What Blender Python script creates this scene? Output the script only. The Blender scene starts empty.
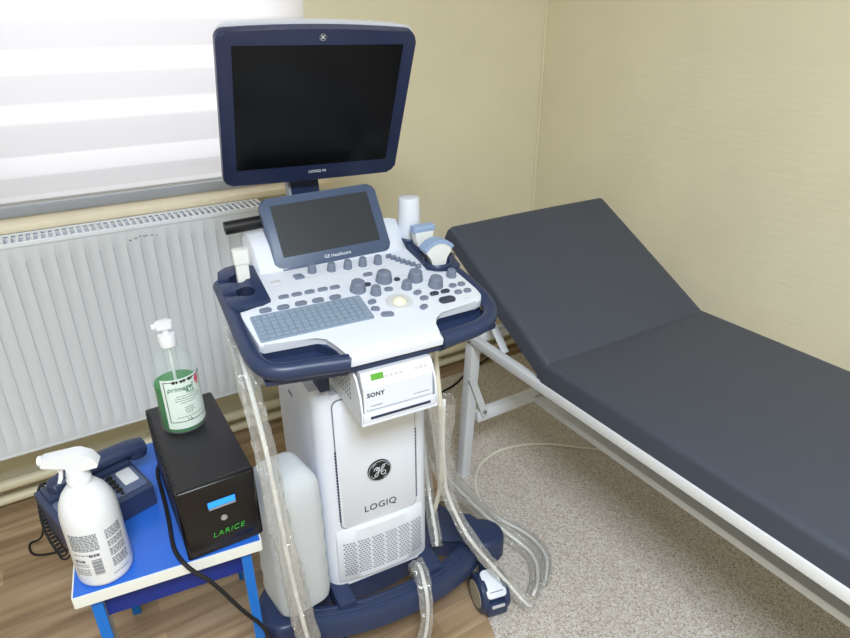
import bpy, bmesh, math, random
from mathutils import Vector, Matrix
random.seed(7)
C = bpy.context.scene.collection
R = math.radians
sc = bpy.context.scene

# ------------------------------------------------------------------ materials
def lin(c):
    return tuple(((v/255)/12.92 if v/255 <= .04045 else ((v/255+.055)/1.055)**2.4) for v in c)+(1,)

def mat(name, rgb, rough=.5, metal=0, spec=.5, bump=0, bscale=200, coat=0, var=0, vscale=6, trans=0, ior=1.45, bstretch=None):
    m = bpy.data.materials.new(name); m.use_nodes = True
    nt = m.node_tree; b = nt.nodes['Principled BSDF']
    b.inputs['Base Color'].default_value = lin(rgb)
    b.inputs['Roughness'].default_value = rough
    b.inputs['Metallic'].default_value = metal
    b.inputs['Specular IOR Level'].default_value = spec
    b.inputs['Coat Weight'].default_value = coat
    b.inputs['Transmission Weight'].default_value = trans
    b.inputs['IOR'].default_value = ior
    tc = nt.nodes.new('ShaderNodeTexCoord')
    if bump:
        n = nt.nodes.new('ShaderNodeTexNoise'); n.inputs['Scale'].default_value = bscale; n.inputs['Detail'].default_value = 4
        if bstretch:
            mp = nt.nodes.new('ShaderNodeMapping'); mp.inputs['Scale'].default_value = bstretch
            nt.links.new(tc.outputs['Object'], mp.inputs['Vector']); nt.links.new(mp.outputs['Vector'], n.inputs['Vector']); n.inputs['Distortion'].default_value = .8
        else: nt.links.new(tc.outputs['Object'], n.inputs['Vector'])
        bp = nt.nodes.new('ShaderNodeBump'); bp.inputs['Strength'].default_value = bump; bp.inputs['Distance'].default_value = .002
        nt.links.new(n.outputs['Fac'], bp.inputs['Height']); nt.links.new(bp.outputs['Normal'], b.inputs['Normal'])
    if var:
        n = nt.nodes.new('ShaderNodeTexNoise'); n.inputs['Scale'].default_value = vscale; n.inputs['Detail'].default_value = 3
        nt.links.new(tc.outputs['Object'], n.inputs['Vector'])
        r = nt.nodes.new('ShaderNodeValToRGB')
        a = lin(rgb); r.color_ramp.elements[0].position = .3; r.color_ramp.elements[1].position = .7
        r.color_ramp.elements[0].color = tuple(v*(1-var) for v in a[:3])+(1,)
        r.color_ramp.elements[1].color = tuple(min(1, v*(1+var)) for v in a[:3])+(1,)
        nt.links.new(n.outputs['Fac'], r.inputs['Fac']); nt.links.new(r.outputs['Color'], b.inputs['Base Color'])
    return m

M = {}
M['wall'] = mat('cream_plaster', (230, 222, 195), .72, bump=.5, bscale=30, var=.03, vscale=4, bstretch=(1, .35, 2.2))
M['ceiling'] = mat('ceiling_paint', (238, 236, 228), .9)
M['navy'] = mat('navy_plastic', (44, 56, 88), .36)
M['navy_bezel'] = mat('navy_bezel', (36, 46, 78), .35)
M['slate_bezel'] = mat('slate_blue_bezel', (70, 84, 112), .4)
M['blackgloss'] = mat('screen_glass', (10, 11, 14), .25, spec=.25)
M['greyscreen'] = mat('touch_glass', (48, 52, 58), .3, spec=.5)
M['white'] = mat('white_plastic', (222, 226, 237), .42)
M['white2'] = mat('white_paint', (224, 226, 230), .4)
M['radiator'] = mat('radiator_enamel', (216, 220, 226), .35)
M['grillegrey'] = mat('grille_grey_steel', (150, 154, 158), .6)  # darker grey for the radiator's inside and its scuff marks
M['key'] = mat('key_grey_blue', (118, 126, 146), .5)
M['keyboard'] = mat('keyboard_grey', (136, 152, 172), .5, bump=.3, bscale=160)
M['keydark'] = mat('key_dark', (58, 64, 82), .5)
M['keypale'] = mat('key_pale', (196, 196, 200), .5)
M['ball'] = mat('trackball_ivory', (228, 226, 206), .22, coat=.4)
M['ring'] = mat('trackball_ring', (206, 208, 212), .4)
M['black'] = mat('black_plastic', (20, 20, 22), .45)
M['rubber'] = mat('black_rubber', (24, 24, 26), .7)
M['upsblack'] = mat('ups_black_steel', (38, 36, 40), .5, bump=.15, bscale=600)
M['upsfront'] = mat('ups_front_gloss', (16, 16, 19), .3)
M['vinyl'] = mat('charcoal_vinyl', (68, 73, 86), .5, bump=.12, bscale=500, spec=.45)
M['steel'] = mat('steel', (170, 170, 172), .3, metal=1)
M['greybar'] = mat('blind_bar_grey', (150, 154, 164), .5)
M['beigewood'] = mat('castor_disc', (176, 166, 150), .6)
M['bluetop'] = mat('blue_laminate', (44, 104, 204), .35, var=.08, vscale=5)
M['blueleg'] = mat('blue_leg', (20, 112, 206), .4)
M['blueapron'] = mat('navy_apron', (18, 42, 130), .5)
M['tableside'] = mat('table_leg_grey', (164, 166, 168), .5)
M['lipwhite'] = mat('white_edge_band', (226, 226, 222), .45)
M['phone'] = mat('phone_navy', (50, 60, 90), .42)
M['phonelt'] = mat('phone_slate', (92, 104, 134), .45)
M['lcdpale'] = mat('phone_label', (216, 220, 224), .4)
M['bottlewhite'] = mat('bottle_white', (228, 230, 236), .3, coat=.2)
M['print'] = mat('print_grey', (112, 112, 116), .7)
M['printblack'] = mat('print_black', (26, 28, 30), .7)
M['printred'] = mat('print_pink_red', (222, 92, 116), .7)
M['printgreen'] = mat('print_green', (20, 110, 70), .7)
M['printwhite'] = mat('print_white', (222, 226, 236), .6)
M['label'] = mat('paper_label', (224, 236, 230), .55)
M['ledgreen'] = mat('green_marker', (70, 190, 70), .6)
M['pipe'] = mat('pipe_paint', (222, 212, 184), .4)
M['baseboard'] = mat('baseboard_brown', (150, 118, 84), .55, var=.12, vscale=12)
M['probeblue'] = mat('probe_blue', (150, 172, 208), .4)
M['probewhite'] = mat('probe_white', (226, 228, 228), .4)
M['cord'] = mat('white_cord', (226, 222, 206), .5)
M['cordwrap'] = mat('probe_cord_white', (244, 244, 244), .45)
M['ventdark'] = mat('vent_dark', (120, 124, 134), .7)
M['slotdark'] = mat('slot_dark', (44, 52, 80), .6)
M['silver'] = mat('silver_button', (190, 190, 192), .3, metal=.6)
M['frame_wood'] = mat('sill_laminate', (230, 218, 192), .5, var=.06, vscale=10)
M['winframe'] = mat('window_pvc', (236, 238, 240), .4)

def emis(name, rgb, s):
    m = bpy.data.materials.new(name); m.use_nodes = True
    b = m.node_tree.nodes['Principled BSDF']
    b.inputs['Base Color'].default_value = lin(rgb); b.inputs['Emission Color'].default_value = lin(rgb)
    b.inputs['Emission Strength'].default_value = s; b.inputs['Roughness'].default_value = .2
    return m
M['lcdblue'] = emis('ups_lcd_backlight', (36, 140, 238), .75)
M['lcdgreen'] = emis('printer_lcd_backlight', (92, 160, 58), .12)

def nodes(name):
    m = bpy.data.materials.new(name); m.use_nodes = True
    return m, m.node_tree, m.node_tree.nodes['Principled BSDF']

def ramp(nt, fac, stops):
    r = nt.nodes.new('ShaderNodeValToRGB')
    e = r.color_ramp.elements
    while len(e) < len(stops): e.new(.5)
    for q, (p, c) in zip(e, stops): q.position = p; q.color = lin(c)
    nt.links.new(fac, r.inputs['Fac']); return r

# laminate floor: boards run along X
m, nt, b = nodes('oak_laminate')
tc = nt.nodes.new('ShaderNodeTexCoord')
br = nt.nodes.new('ShaderNodeTexBrick'); br.offset = .37
br.inputs['Scale'].default_value = 1; br.inputs['Brick Width'].default_value = .95; br.inputs['Row Height'].default_value = .064
br.inputs['Mortar Size'].default_value = .0008; br.inputs['Mortar Smooth'].default_value = .3; br.inputs['Bias'].default_value = 0
br.inputs['Color1'].default_value = (0, 0, 0, 1); br.inputs['Color2'].default_value = (1, 1, 1, 1); br.inputs['Mortar'].default_value = (.2, .2, .2, 1)
nt.links.new(tc.outputs['Object'], br.inputs['Vector'])
mp = nt.nodes.new('ShaderNodeMapping'); mp.inputs['Scale'].default_value = (2.2, 34, 1)
nt.links.new(tc.outputs['Object'], mp.inputs['Vector'])
gn = nt.nodes.new('ShaderNodeTexNoise'); gn.inputs['Scale'].default_value = 1; gn.inputs['Detail'].default_value = 6; gn.inputs['Distortion'].default_value = .5
nt.links.new(mp.outputs['Vector'], gn.inputs['Vector'])
g = ramp(nt, gn.outputs['Fac'], [(.28, (150, 124, 96)), (.5, (182, 156, 126)), (.72, (204, 182, 154))])
mx = nt.nodes.new('ShaderNodeMix'); mx.data_type = 'RGBA'; mx.blend_type = 'MULTIPLY'; mx.inputs['Factor'].default_value = .75
bc = ramp(nt, br.outputs['Color'], [(0, (186, 178, 170)), (.5, (226, 220, 212)), (1, (255, 252, 248))])
nt.links.new(g.outputs['Color'], mx.inputs['A']); nt.links.new(bc.outputs['Color'], mx.inputs['B'])
nt.links.new(mx.outputs['Result'], b.inputs['Base Color']); b.inputs['Roughness'].default_value = .42
M['floor'] = m

# speckled linoleum
m, nt, b = nodes('speckled_lino')
tc = nt.nodes.new('ShaderNodeTexCoord')
vo = nt.nodes.new('ShaderNodeTexVoronoi'); vo.inputs['Scale'].default_value = 330
nt.links.new(tc.outputs['Object'], vo.inputs['Vector'])
sx = nt.nodes.new('ShaderNodeSeparateColor'); nt.links.new(vo.outputs['Color'], sx.inputs['Color'])
r = ramp(nt, sx.outputs['Red'], [(0, (140, 126, 114)), (.12, (170, 156, 144)), (.35, (196, 186, 176)), (.75, (210, 202, 194)), (1, (226, 220, 214))])
nt.links.new(r.outputs['Color'], b.inputs['Base Color']); b.inputs['Roughness'].default_value = .6
M['lino'] = m

# day-and-night roller blind: solid and sheer bands woven at fixed heights
m, nt, b = nodes('zebra_blind_fabric')
nt.nodes.remove(b)
out = nt.nodes['Material Output']
tc = nt.nodes.new('ShaderNodeTexCoord'); sp = nt.nodes.new('ShaderNodeSeparateXYZ'); nt.links.new(tc.outputs['Object'], sp.inputs['Vector'])
mr = nt.nodes.new('ShaderNodeMapRange'); mr.inputs['From Min'].default_value = .94; mr.inputs['From Max'].default_value = 2.22
nt.links.new(sp.outputs['Z'], mr.inputs['Value'])
BANDS = [(.962, 1.012), (1.066, 1.150), (1.198, 1.273), (1.332, 1.405), (1.462, 1.535), (1.592, 1.665), (1.722, 1.795), (1.852, 1.925), (1.982, 2.055)]
rp = nt.nodes.new('ShaderNodeValToRGB'); e = rp.color_ramp.elements; rp.color_ramp.interpolation = 'LINEAR'
st = []
for a, c in BANDS:
    f = lambda z: (z-.94)/1.28
    st += [(f(a-.001), 1.), (f(a+.003), .0), (f(c-.002), .12), (f(c+.003), 1.)]
st = st[:32]
while len(e) < len(st): e.new(.5)
for q, (p, v) in zip(e, st): q.position = p; q.color = (v, v, v, 1)
nt.links.new(mr.outputs['Result'], rp.inputs['Fac'])
df = nt.nodes.new('ShaderNodeBsdfDiffuse'); tl = nt.nodes.new('ShaderNodeBsdfTranslucent')
cr = nt.nodes.new('ShaderNodeMix'); cr.data_type = 'RGBA'
cr.inputs['A'].default_value = (.655, .635, .648, 1); cr.inputs['B'].default_value = (.86, .845, .86, 1)
nt.links.new(rp.outputs['Color'], cr.inputs['Factor'])
nt.links.new(cr.outputs['Result'], tl.inputs['Color']); df.inputs['Color'].default_value = (.8, .79, .8, 1)
ms = nt.nodes.new('ShaderNodeMixShader'); ms.inputs['Fac'].default_value = .72
nt.links.new(df.outputs['BSDF'], ms.inputs[1]); nt.links.new(tl.outputs['BSDF'], ms.inputs[2]); nt.links.new(ms.outputs['Shader'], out.inputs['Surface'])
M['blind'] = m

# clear crinkled polythene
m, nt, b = nodes('clear_polythene')
out = nt.nodes['Material Output']
tr = nt.nodes.new('ShaderNodeBsdfTransparent'); tr.inputs['Color'].default_value = (.96, .96, .95, 1)
gl = nt.nodes.new('ShaderNodeBsdfGlossy'); gl.inputs['Roughness'].default_value = .06
df = nt.nodes.new('ShaderNodeBsdfDiffuse'); df.inputs['Color'].default_value = (.95, .95, .96, 1)
tc = nt.nodes.new('ShaderNodeTexCoord'); n = nt.nodes.new('ShaderNodeTexNoise'); n.inputs['Scale'].default_value = 55; n.inputs['Detail'].default_value = 3; n.inputs['Distortion'].default_value = 1.2
nt.links.new(tc.outputs['Object'], n.inputs['Vector'])
bp = nt.nodes.new('ShaderNodeBump'); bp.inputs['Strength'].default_value = .9; bp.inputs['Distance'].default_value = .01
nt.links.new(n.outputs['Fac'], bp.inputs['Height']); nt.links.new(bp.outputs['Normal'], gl.inputs['Normal']); nt.links.new(bp.outputs['Normal'], df.inputs['Normal'])
m1 = nt.nodes.new('ShaderNodeMixShader'); m1.inputs['Fac'].default_value = .38
nt.links.new(gl.outputs['BSDF'], m1.inputs[1]); nt.links.new(df.outputs['BSDF'], m1.inputs[2])
lw = nt.nodes.new('ShaderNodeLayerWeight'); lw.inputs['Blend'].default_value = .35
mr = nt.nodes.new('ShaderNodeMapRange'); mr.inputs['To Min'].default_value = .17; mr.inputs['To Max'].default_value = .62
nt.links.new(lw.outputs['Facing'], mr.inputs['Value'])
m2 = nt.nodes.new('ShaderNodeMixShader'); nt.links.new(mr.outputs['Result'], m2.inputs['Fac'])
nt.links.new(tr.outputs['BSDF'], m2.inputs[1]); nt.links.new(m1.outputs['Shader'], m2.inputs[2]); nt.links.new(m2.outputs['Shader'], out.inputs['Surface'])
nt.nodes.remove(b)
M['film'] = m

def milky(name, rgb, t=.45, rough=.35, clear=0.):
    m, nt, b = nodes(name); out = nt.nodes['Material Output']
    tl = nt.nodes.new('ShaderNodeBsdfTranslucent'); tl.inputs['Color'].default_value = lin(rgb)
    b.inputs['Base Color'].default_value = lin(rgb); b.inputs['Roughness'].default_value = rough
    x = nt.nodes.new('ShaderNodeMixShader'); x.inputs['Fac'].default_value = t
    nt.links.new(b.outputs['BSDF'], x.inputs[1]); nt.links.new(tl.outputs['BSDF'], x.inputs[2])
    last = x
    if clear:
        tr = nt.nodes.new('ShaderNodeBsdfTransparent'); y = nt.nodes.new('ShaderNodeMixShader'); y.inputs['Fac'].default_value = clear
        tr.inputs['Color'].default_value = lin(tuple(min(255, v+20) for v in rgb))
        nt.links.new(x.outputs['Shader'], y.inputs[1]); nt.links.new(tr.outputs['BSDF'], y.inputs[2]); last = y
    nt.links.new(last.outputs['Shader'], out.inputs['Surface'])
    return m
M['canister'] = milky('milky_polythene', (238, 242, 246), .4, .35)
M['gelclear'] = milky('clear_bottle_plastic', (232, 240, 238), .2, .12, clear=.88)
M['gelgreen'] = milky('green_gel', (0, 158, 66), .4, .15)
m, nt, b = nodes('window_glass'); b.inputs['Transmission Weight'].default_value = 0
out = nt.nodes['Material Output']; tr = nt.nodes.new('ShaderNodeBsdfTransparent'); x = nt.nodes.new('ShaderNodeMixShader'); x.inputs['Fac'].default_value = .92
b.inputs['Roughness'].default_value = .05
nt.links.new(b.outputs['BSDF'], x.inputs[1]); nt.links.new(tr.outputs['BSDF'], x.inputs[2]); nt.links.new(x.outputs['Shader'], out.inputs['Surface'])
M['glass'] = m

# ------------------------------------------------------------------ mesh tools
class B:
    def __init__(s): s.bm = bmesh.new()
    def _xf(s, vs, mt):
        if mt is not None: bmesh.ops.transform(s.bm, matrix=mt, verts=vs)
    def box(s, lo, hi, bev=0, seg=2, mt=None):
        r = bmesh.ops.create_cube(s.bm, size=1); vs = r['verts']
        c = [(a+b_)/2 for a, b_ in zip(lo, hi)]; d = [b_-a for a, b_ in zip(lo, hi)]
        bmesh.ops.transform(s.bm, matrix=Matrix.Translation(c) @ Matrix.Diagonal((*d, 1)), verts=vs)
        if bev:
            es = list({e for v in vs for e in v.link_edges})
            o = bmesh.ops.bevel(s.bm, geom=es, offset=bev, segments=seg, affect='EDGES', profile=.5)
            vs = list({v for f in o['faces'] for v in f.verts} | {v for v in vs if v.is_valid})
            isl = set(vs); st = list(vs)
            while st:
                v = st.pop()
                for e in v.link_edges:
                    w = e.other_vert(v)
                    if w not in isl: isl.add(w); st.append(w)
            vs = list(isl)
        s._xf(vs, mt); return s
    def prism(s, poly, z0, z1, mt=None, bev=0, seg=2, top_scale=None):
        n0 = [s.bm.verts.new((x, y, z0)) for x, y in poly]
        n1 = [s.bm.verts.new((x, y, z1)) for x, y in poly]
        if top_scale:
            cx = sum(p[0] for p in poly)/len(poly); cy = sum(p[1] for p in poly)/len(poly)
            for v in n1: v.co.x = cx+(v.co.x-cx)*top_scale; v.co.y = cy+(v.co.y-cy)*top_scale
        f0 = s.bm.faces.new(n0[::-1]); f1 = s.bm.faces.new(n1)
        k = len(poly)
        for i in range(k): s.bm.faces.new((n0[i], n0[(i+1) % k], n1[(i+1) % k], n1[i]))
        vs = n0+n1
        if bev:
            es = [e for e in f1.edges]
            o = bmesh.ops.bevel(s.bm, geom=es, offset=bev, segments=seg, affect='EDGES', profile=.5)
            vs = list({v for v in n0 if v.is_valid} | {v for f in o['faces'] for v in f.verts} | {v for v in n1 if v.is_valid})
        s._xf(vs, mt); return s
    def lathe(s, prof, c=(0, 0, 0), seg=32, mt=None, sx=1, sy=1):
        rings = []; vs = []
        for r, z in prof:
            if r < 1e-6:
                v = s.bm.verts.new((c[0], c[1], c[2]+z)); rings.append([v]); vs.append(v)
            else:
                q = [s.bm.verts.new((c[0]+sx*r*math.cos(2*math.pi*i/seg), c[1]+sy*r*math.sin(2*math.pi*i/seg), c[2]+z)) for i in range(seg)]
                rings.append(q); vs += q
        for a, b_ in zip(rings, rings[1:]):
            if len(a) == 1 and len(b_) == 1: continue
            if len(a) == 1:
                for i in range(seg): s.bm.faces.new((a[0], b_[(i+1) % seg], b_[i]))
            elif len(b_) == 1:
                for i in range(seg): s.bm.faces.new((a[i], a[(i+1) % seg], b_[0]))
            else:
                for i in range(seg): s.bm.faces.new((a[i], a[(i+1) % seg], b_[(i+1) % seg], b_[i]))
        s._xf(vs, mt); return s
    def tube(s, pts, r, seg=10, smooth=0, cap=True, ry=None, jitter=0, flat=None):
        P = [Vector(p) for p in pts]
        for _ in range(smooth): P = chaikin(P)
        n = len(P); rings = []
        t0 = (P[1]-P[0]).normalized()
        up = Vector((0, 0, 1)) if abs(t0.z) < .9 else Vector((0, 1, 0))
        nrm = t0.cross(up).normalized()
        for i, p in enumerate(P):
            t = (P[min(i+1, n-1)]-P[max(i-1, 0)]).normalized()
            nrm = (nrm-t*nrm.dot(t)).normalized(); bn = t.cross(nrm)
            rr = r(i/(n-1)) if callable(r) else r
            q = (ry if ry is not None else rr) if not callable(r) else rr
            ring = []
            for k in range(seg):
                a = 2*math.pi*k/seg
                j = 1+(random.uniform(-jitter, jitter) if jitter else 0)
                ring.append(s.bm.verts.new(p+nrm*math.cos(a)*rr*j+bn*math.sin(a)*q*j))
            rings.append(ring)
        for a, b_ in zip(rings, rings[1:]):
            for k in range(seg): s.bm.faces.new((a[k], a[(k+1) % seg], b_[(k+1) % seg], b_[k]))
        if cap:
            s.bm.faces.new(rings[0][::-1]); s.bm.faces.new(rings[-1])
        return s
    def bar(s, a, b_, w, h, up=(0, 0, 1), bev=0):
        a = Vector(a); b_ = Vector(b_); d = (b_-a); L = d.length; d.normalize()
        upv = Vector(up); x = d.cross(upv).normalized(); z = x.cross(d)
        mt = Matrix.Translation((a+b_)/2) @ Matrix(((x.x, d.x, z.x, 0), (x.y, d.y, z.y, 0), (x.z, d.z, z.z, 0), (0, 0, 0, 1)))
        return s.box((-w/2, -L/2, -h/2), (w/2, L/2, h/2), bev, mt=mt)
    def quad(s, pts):
        s.bm.faces.new([s.bm.verts.new(p) for p in pts]); return s
    def build(s, name, m, parent=None, smooth=True, ang=38, **tags):
        me = bpy.data.meshes.new(name)
        bmesh.ops.recalc_face_normals(s.bm, faces=s.bm.faces)
        s.bm.to_mesh(me); s.bm.free()
        if smooth:
            for p in me.polygons: p.use_smooth = True
            me.set_sharp_from_angle(angle=R(ang))
        me.materials.append(M[m] if isinstance(m, str) else m)
        o = bpy.data.objects.new(name, me); C.objects.link(o)
        if parent is not None: o.parent = parent
        for k, v in tags.items(): o[k] = v
        return o

def chaikin(P):
    Q = [P[0]]
    for a, b_ in zip(P, P[1:]): Q += [a*.75+b_*.25, a*.25+b_*.75]
    return Q+[P[-1]]

def rrect(x0, y0, x1, y1, r, n=5):
    out = []
    for cx, cy, a0 in ((x1-r, y1-r, 0), (x0+r, y1-r, 90), (x0+r, y0+r, 180), (x1-r, y0+r, 270)):
        for i in range(n+1):
            a = R(a0+90*i/n); out.append((cx+r*math.cos(a), cy+r*math.sin(a)))
    return out

def thing(name, label, cat, loc=(0, 0, 0), rz=0, group=None):
    o = bpy.data.objects.new(name, None); C.objects.link(o); o.empty_display_size = .05
    o.location = loc; o.rotation_euler = (0, 0, rz); o['label'] = label; o['category'] = cat
    if group: o['group'] = group
    return o

def tag(o, label, cat, group=None):
    o['label'] = label; o['category'] = cat
    if group: o['group'] = group
    return o

def basis(o, x, y):
    """matrix whose local x, y axes are the given directions, z their cross product"""
    x = Vector(x).normalized(); y = Vector(y); y = (y-x*y.dot(x)).normalized(); z = x.cross(y)
    return Matrix(((x.x, y.x, z.x, o[0]), (x.y, y.y, z.y, o[1]), (x.z, y.z, z.z, o[2]), (0, 0, 0, 1)))

def text(name, s, size, mt, m, parent, ext=.0004, bold=0, spacing=1, shear=0):
    cu = bpy.data.curves.new(name, 'FONT'); cu.body = s; cu.size = size; cu.align_x = 'CENTER'; cu.align_y = 'CENTER'
    cu.extrude = ext; cu.offset = bold; cu.space_character = spacing; cu.shear = shear; cu.resolution_u = 3
    t = bpy.data.objects.new(name+'_tmp', cu); C.objects.link(t)
    bpy.context.view_layer.update()
    me = bpy.data.meshes.new_from_object(t.evaluated_get(bpy.context.evaluated_depsgraph_get()))
    bpy.data.objects.remove(t); bpy.data.curves.remove(cu)
    me.name = name; me.transform(mt); me.materials.clear(); me.materials.append(M[m])
    o = bpy.data.objects.new(name, me); C.objects.link(o); o.parent = parent
    return o

def struct(b, name, m, **k):
    o = b.build(name, m, **k); o['kind'] = 'structure'; return o

# ------------------------------------------------------------------ room
XR, YB, XL, YF, ZC = 1.818, 2.06, -1.75, -2.7, 2.6
WX0, WX1, WZ0, WZ1 = -1.25, .80, .906, 2.25      # window opening
struct(B().box((XL-.1, YF-.1, -.1), (XR+.1, YB+.25, 0)), 'floor', 'floor', smooth=False)
struct(B().box((XL-.1, YF-.1, ZC), (XR+.1, YB+.25, ZC+.1)), 'ceiling', 'ceiling', smooth=False)
struct(B().box((XR, YF-.1, 0), (XR+.1, YB, ZC)), 'wall_right', 'wall', smooth=False)
struct(B().box((XL-.1, YF-.1, 0), (XL, YB, ZC)), 'wall_left', 'wall', smooth=False)
struct(B().box((XL, YF-.1, 0), (XR, YF, ZC)), 'wall_front', 'wall', smooth=False)
w = B()
w.box((XL-.1, YB, 0), (XR+.1, YB+.25, WZ0)).box((XL-.1, YB, WZ1), (XR+.1, YB+.25, ZC))
w.box((XL-.1, YB, WZ0), (WX0, YB+.25, WZ1)).box((WX1, YB, WZ0), (XR+.1, YB+.25, WZ1))
struct(w, 'wall_back', 'wall', smooth=False)
# hairline plaster ridge in the corner
struct(B().tube([(XR-.004, YB-.004, 0), (XR-.004, YB-.004, ZC)], .006, 6), 'trim_1', 'wall')
win = B()
fy0, fy1 = YB+.12, YB+.18
win.box((WX0, fy0, WZ0), (WX1, fy1, WZ0+.06)).box((WX0, fy0, WZ1-.06), (WX1, fy1, WZ1))
for x in (WX0, (WX0+WX1)/2-.04, WX1-.06): win.box((x, fy0, WZ0), (x+.06, fy1, WZ1))
wo = struct(win, 'window_1', 'winframe', smooth=False)
g = B().box((WX0+.05, fy0+.02, WZ0+.05), (WX1-.05, fy0+.03, WZ1-.05)).build('pane', 'glass', wo, smooth=False)
struct(B().box((-1.3, 1.953, .887), (.825, YB+.11, .906), .002), 'trim_2', 'frame_wood')
struct(B().box((XR-.012, YF, 0), (XR, YB, .06)), 'baseboard_right', 'baseboard', smooth=False)
# speckled lino laid over the laminate on the right side
struct(B().prism([(-.46, -2.68), (XR-.013, -2.68), (XR-.013, 1.94), (1.07, 1.94)], .0, .003), 'trim_3', 'lino', smooth=False)
# roller blind
bl = thing('roller_blind', 'white day and night roller blind with sheer bands, in front of the window', 'blind', (0, 0, 0))
q = B()
zs = sorted({.948} | {z for a in BANDS for z in a} | {2.21})
pts = []
for a, c in zip(zs, zs[1:]):
    for k in range(3):
        t = k/3; bulge = .004*math.sin(math.pi*t) if any(abs(a-x[0]) < 1e-6 for x in BANDS) else 0
        pts.append((a+(c-a)*t, 2.045-bulge))
pts.append((2.21, 2.045))
xs = [-1.35+i*(.812+1.35)/12 for i in range(13)]
grid = [[q.bm.verts.new((x, y, z)) for x in xs] for z, y in pts]
for r0, r1 in zip(grid, grid[1:]):
    for i in range(12): q.bm.faces.new((r0[i], r0[i+1], r1[i+1], r1[i]))
q.build('fabric', 'blind', bl)
B().box((-1.35, 2.036, .9085), (.812, 2.053, .938), .004).build('bottom_bar', 'greybar', bl)
B().box((-1.37, 1.99, 2.20), (.83, 2.058, 2.29), .012).build('cassette', 'white2', bl)

# radiator with pressed channels
rad = thing('radiator', 'long white panel radiator with vertical channels under the window', 'radiator', (0, 1.85, 0))
q = B(); x0, x1 = -1.25, .565; pit = .035; zt, zb = .882, .276
zlo, zhi = .322, .832
prof = []
x = -.1245-pit*31
prof.append((x0, 0))
while x < x1-.03:
    if x > x0+.01: prof += [(x, 0), (x+.0015, .0038), (x+.005, .0045), (x+.014, .0038), (x+.020, .0015), (x+.025, 0)]
    x += pit
prof.append((x1, 0))
rows = [(zb, 0), (zlo-.004, 0), (zlo+.003, 1), (zhi-.003, 1), (zhi+.004, 0), (zt, 0)]
gr = [[q.bm.verts.new((px, y*f, z)) for px, y in prof] for z, f in rows]
for r0, r1 in zip(gr, gr[1:]):
    for i in range(len(prof)-1): q.bm.faces.new((r0[i], r0[i+1], r1[i+1], r1[i]))
q.box((x0, .012, zb), (x1, .022, zt)).box((x0, -.001, zt-.008), (x1, .02, zt+.002), .003).box((x0, -.001, zb-.003), (x1, .014, zb+.006), .002)
q.build('front_panel', 'radiator', rad, ang=50)
B().box((x0, .078, zb), (x1, .09, zt), .003).build('rear_panel', 'radiator', rad)
B().box((x0-.004, -.0005, zb+.03), (x0+.004, .1, zt+.002), .002).build('side_cover', 'radiator', rad)
B().box((x1-.004, -.0005, zb+.03), (x1+.004, .1, zt+.002), .002).build('side_cover', 'radiator', rad)
q = B().box((x0, .002, zt-.0), (x1, .012, zt+.006), .002).box((x0, .09, zt), (x1, .1, zt+.006), .002)
q2 = B()
for sx, sz, sw in ((.165, .846, .007), (.178, .849, .010), (.192, .853, .006), (.203, .852, .012), (.222, .851, .008), (.236, .848, .004)):
    q2.box((sx, -.0006, sz), (sx+sw, .0004, sz+.004))
q2.build('scuff_marks', 'grillegrey', rad, smooth=False, label='small grey scuff marks near the top edge')
n = int((x1-x0)/.0172)
for i in range(n+1): q.box((x0+i*.0172, .01, zt), (x0+i*.0172+.0075, .092, zt+.005))
q.build('grille', 'radiator', rad, smooth=False)
for bx in (-1.0, .3): B().box((bx, .09, .45), (bx+.03, .2095, .75)).build('wall_bracket', 'radiator', rad, smooth=False)
B().box((x0+.01, .02, zt-.03), (x1-.01, .08, zt-.022)).build('convector_fins', 'grillegrey', rad, smooth=False)
for z, r_, nm in ((.088, .018, 'upper'), (.034, .0145, 'lower')):
    o = B().tube([(XL, 2.008, z), (XR-.2, 2.008, z), (XR, 2.008, z)], r_, 14).build('heating_pipe', 'pipe')
    tag(o, 'cream painted heating pipe along the back wall, %s of the two' % nm, 'pipe', 'heating pipes along the back wall')
    for x in (-1.1, .1, 1.3): B().box((x, 2.008, z-.006), (x+.02, YB, z+.006)).build('pipe_clip', 'pipe', o, smooth=False)

# ------------------------------------------------------------------ examination couch
co = thing('examination_couch', 'charcoal vinyl examination couch with raised head end and white frame', 'couch', (0, 0, 0))
MX0, MX1 = .985, 1.612
def pad(L, W, T, bulge=.008, r=.018):
    """soft cushion: x across W, y along L, z up"""
    q = B(); n = 22; mrows = 26
    def edge(t):   # distance to edge softness
        return t
    nx, ny = 24, 32
    def prof(d, rad):
        return 0 if d >= rad else rad-math.sqrt(max(0, rad*rad-(rad-d)**2))
    top = []
    xs = sorted({0, W} | {W*i/nx for i in range(nx+1)} | {r*(1-math.cos(R(a))) for a in range(0, 91, 15)} | {W-r*(1-math.cos(R(a))) for a in range(0, 91, 15)})
    ys = sorted({0, L} | {L*i/ny for i in range(ny+1)} | {r*(1-math.cos(R(a))) for a in range(0, 91, 15)} | {L-r*(1-math.cos(R(a))) for a in range(0, 91, 15)})
    G = []
    for y in ys:
        row = []
        for x in xs:
            z = T-prof(min(x, W-x), r)*.8-prof(min(y, L-y), r)*.8+bulge*math.sin(math.pi*x/W)*math.sin(math.pi*y/L)**.5
            row.append(q.bm.verts.new((x, y, max(z, T*.15))))
        G.append(row)
    for r0, r1 in zip(G, G[1:]):
        for i in range(len(xs)-1): q.bm.faces.new((r0[i], r0[i+1], r1[i+1], r1[i]))
    ring = G[0]+[g[-1] for g in G[1:]]+G[-1][-2::-1]+[g[0] for g in G[-2:0:-1]]
    low = [q.bm.verts.new((v.co.x, v.co.y, 0)) for v in ring]
    for i in range(len(ring)):
        j = (i+1) % len(ring); q.bm.faces.new((ring[i], low[i], low[j], ring[j]))
    q.bm.faces.new(low)
    return q
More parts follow.
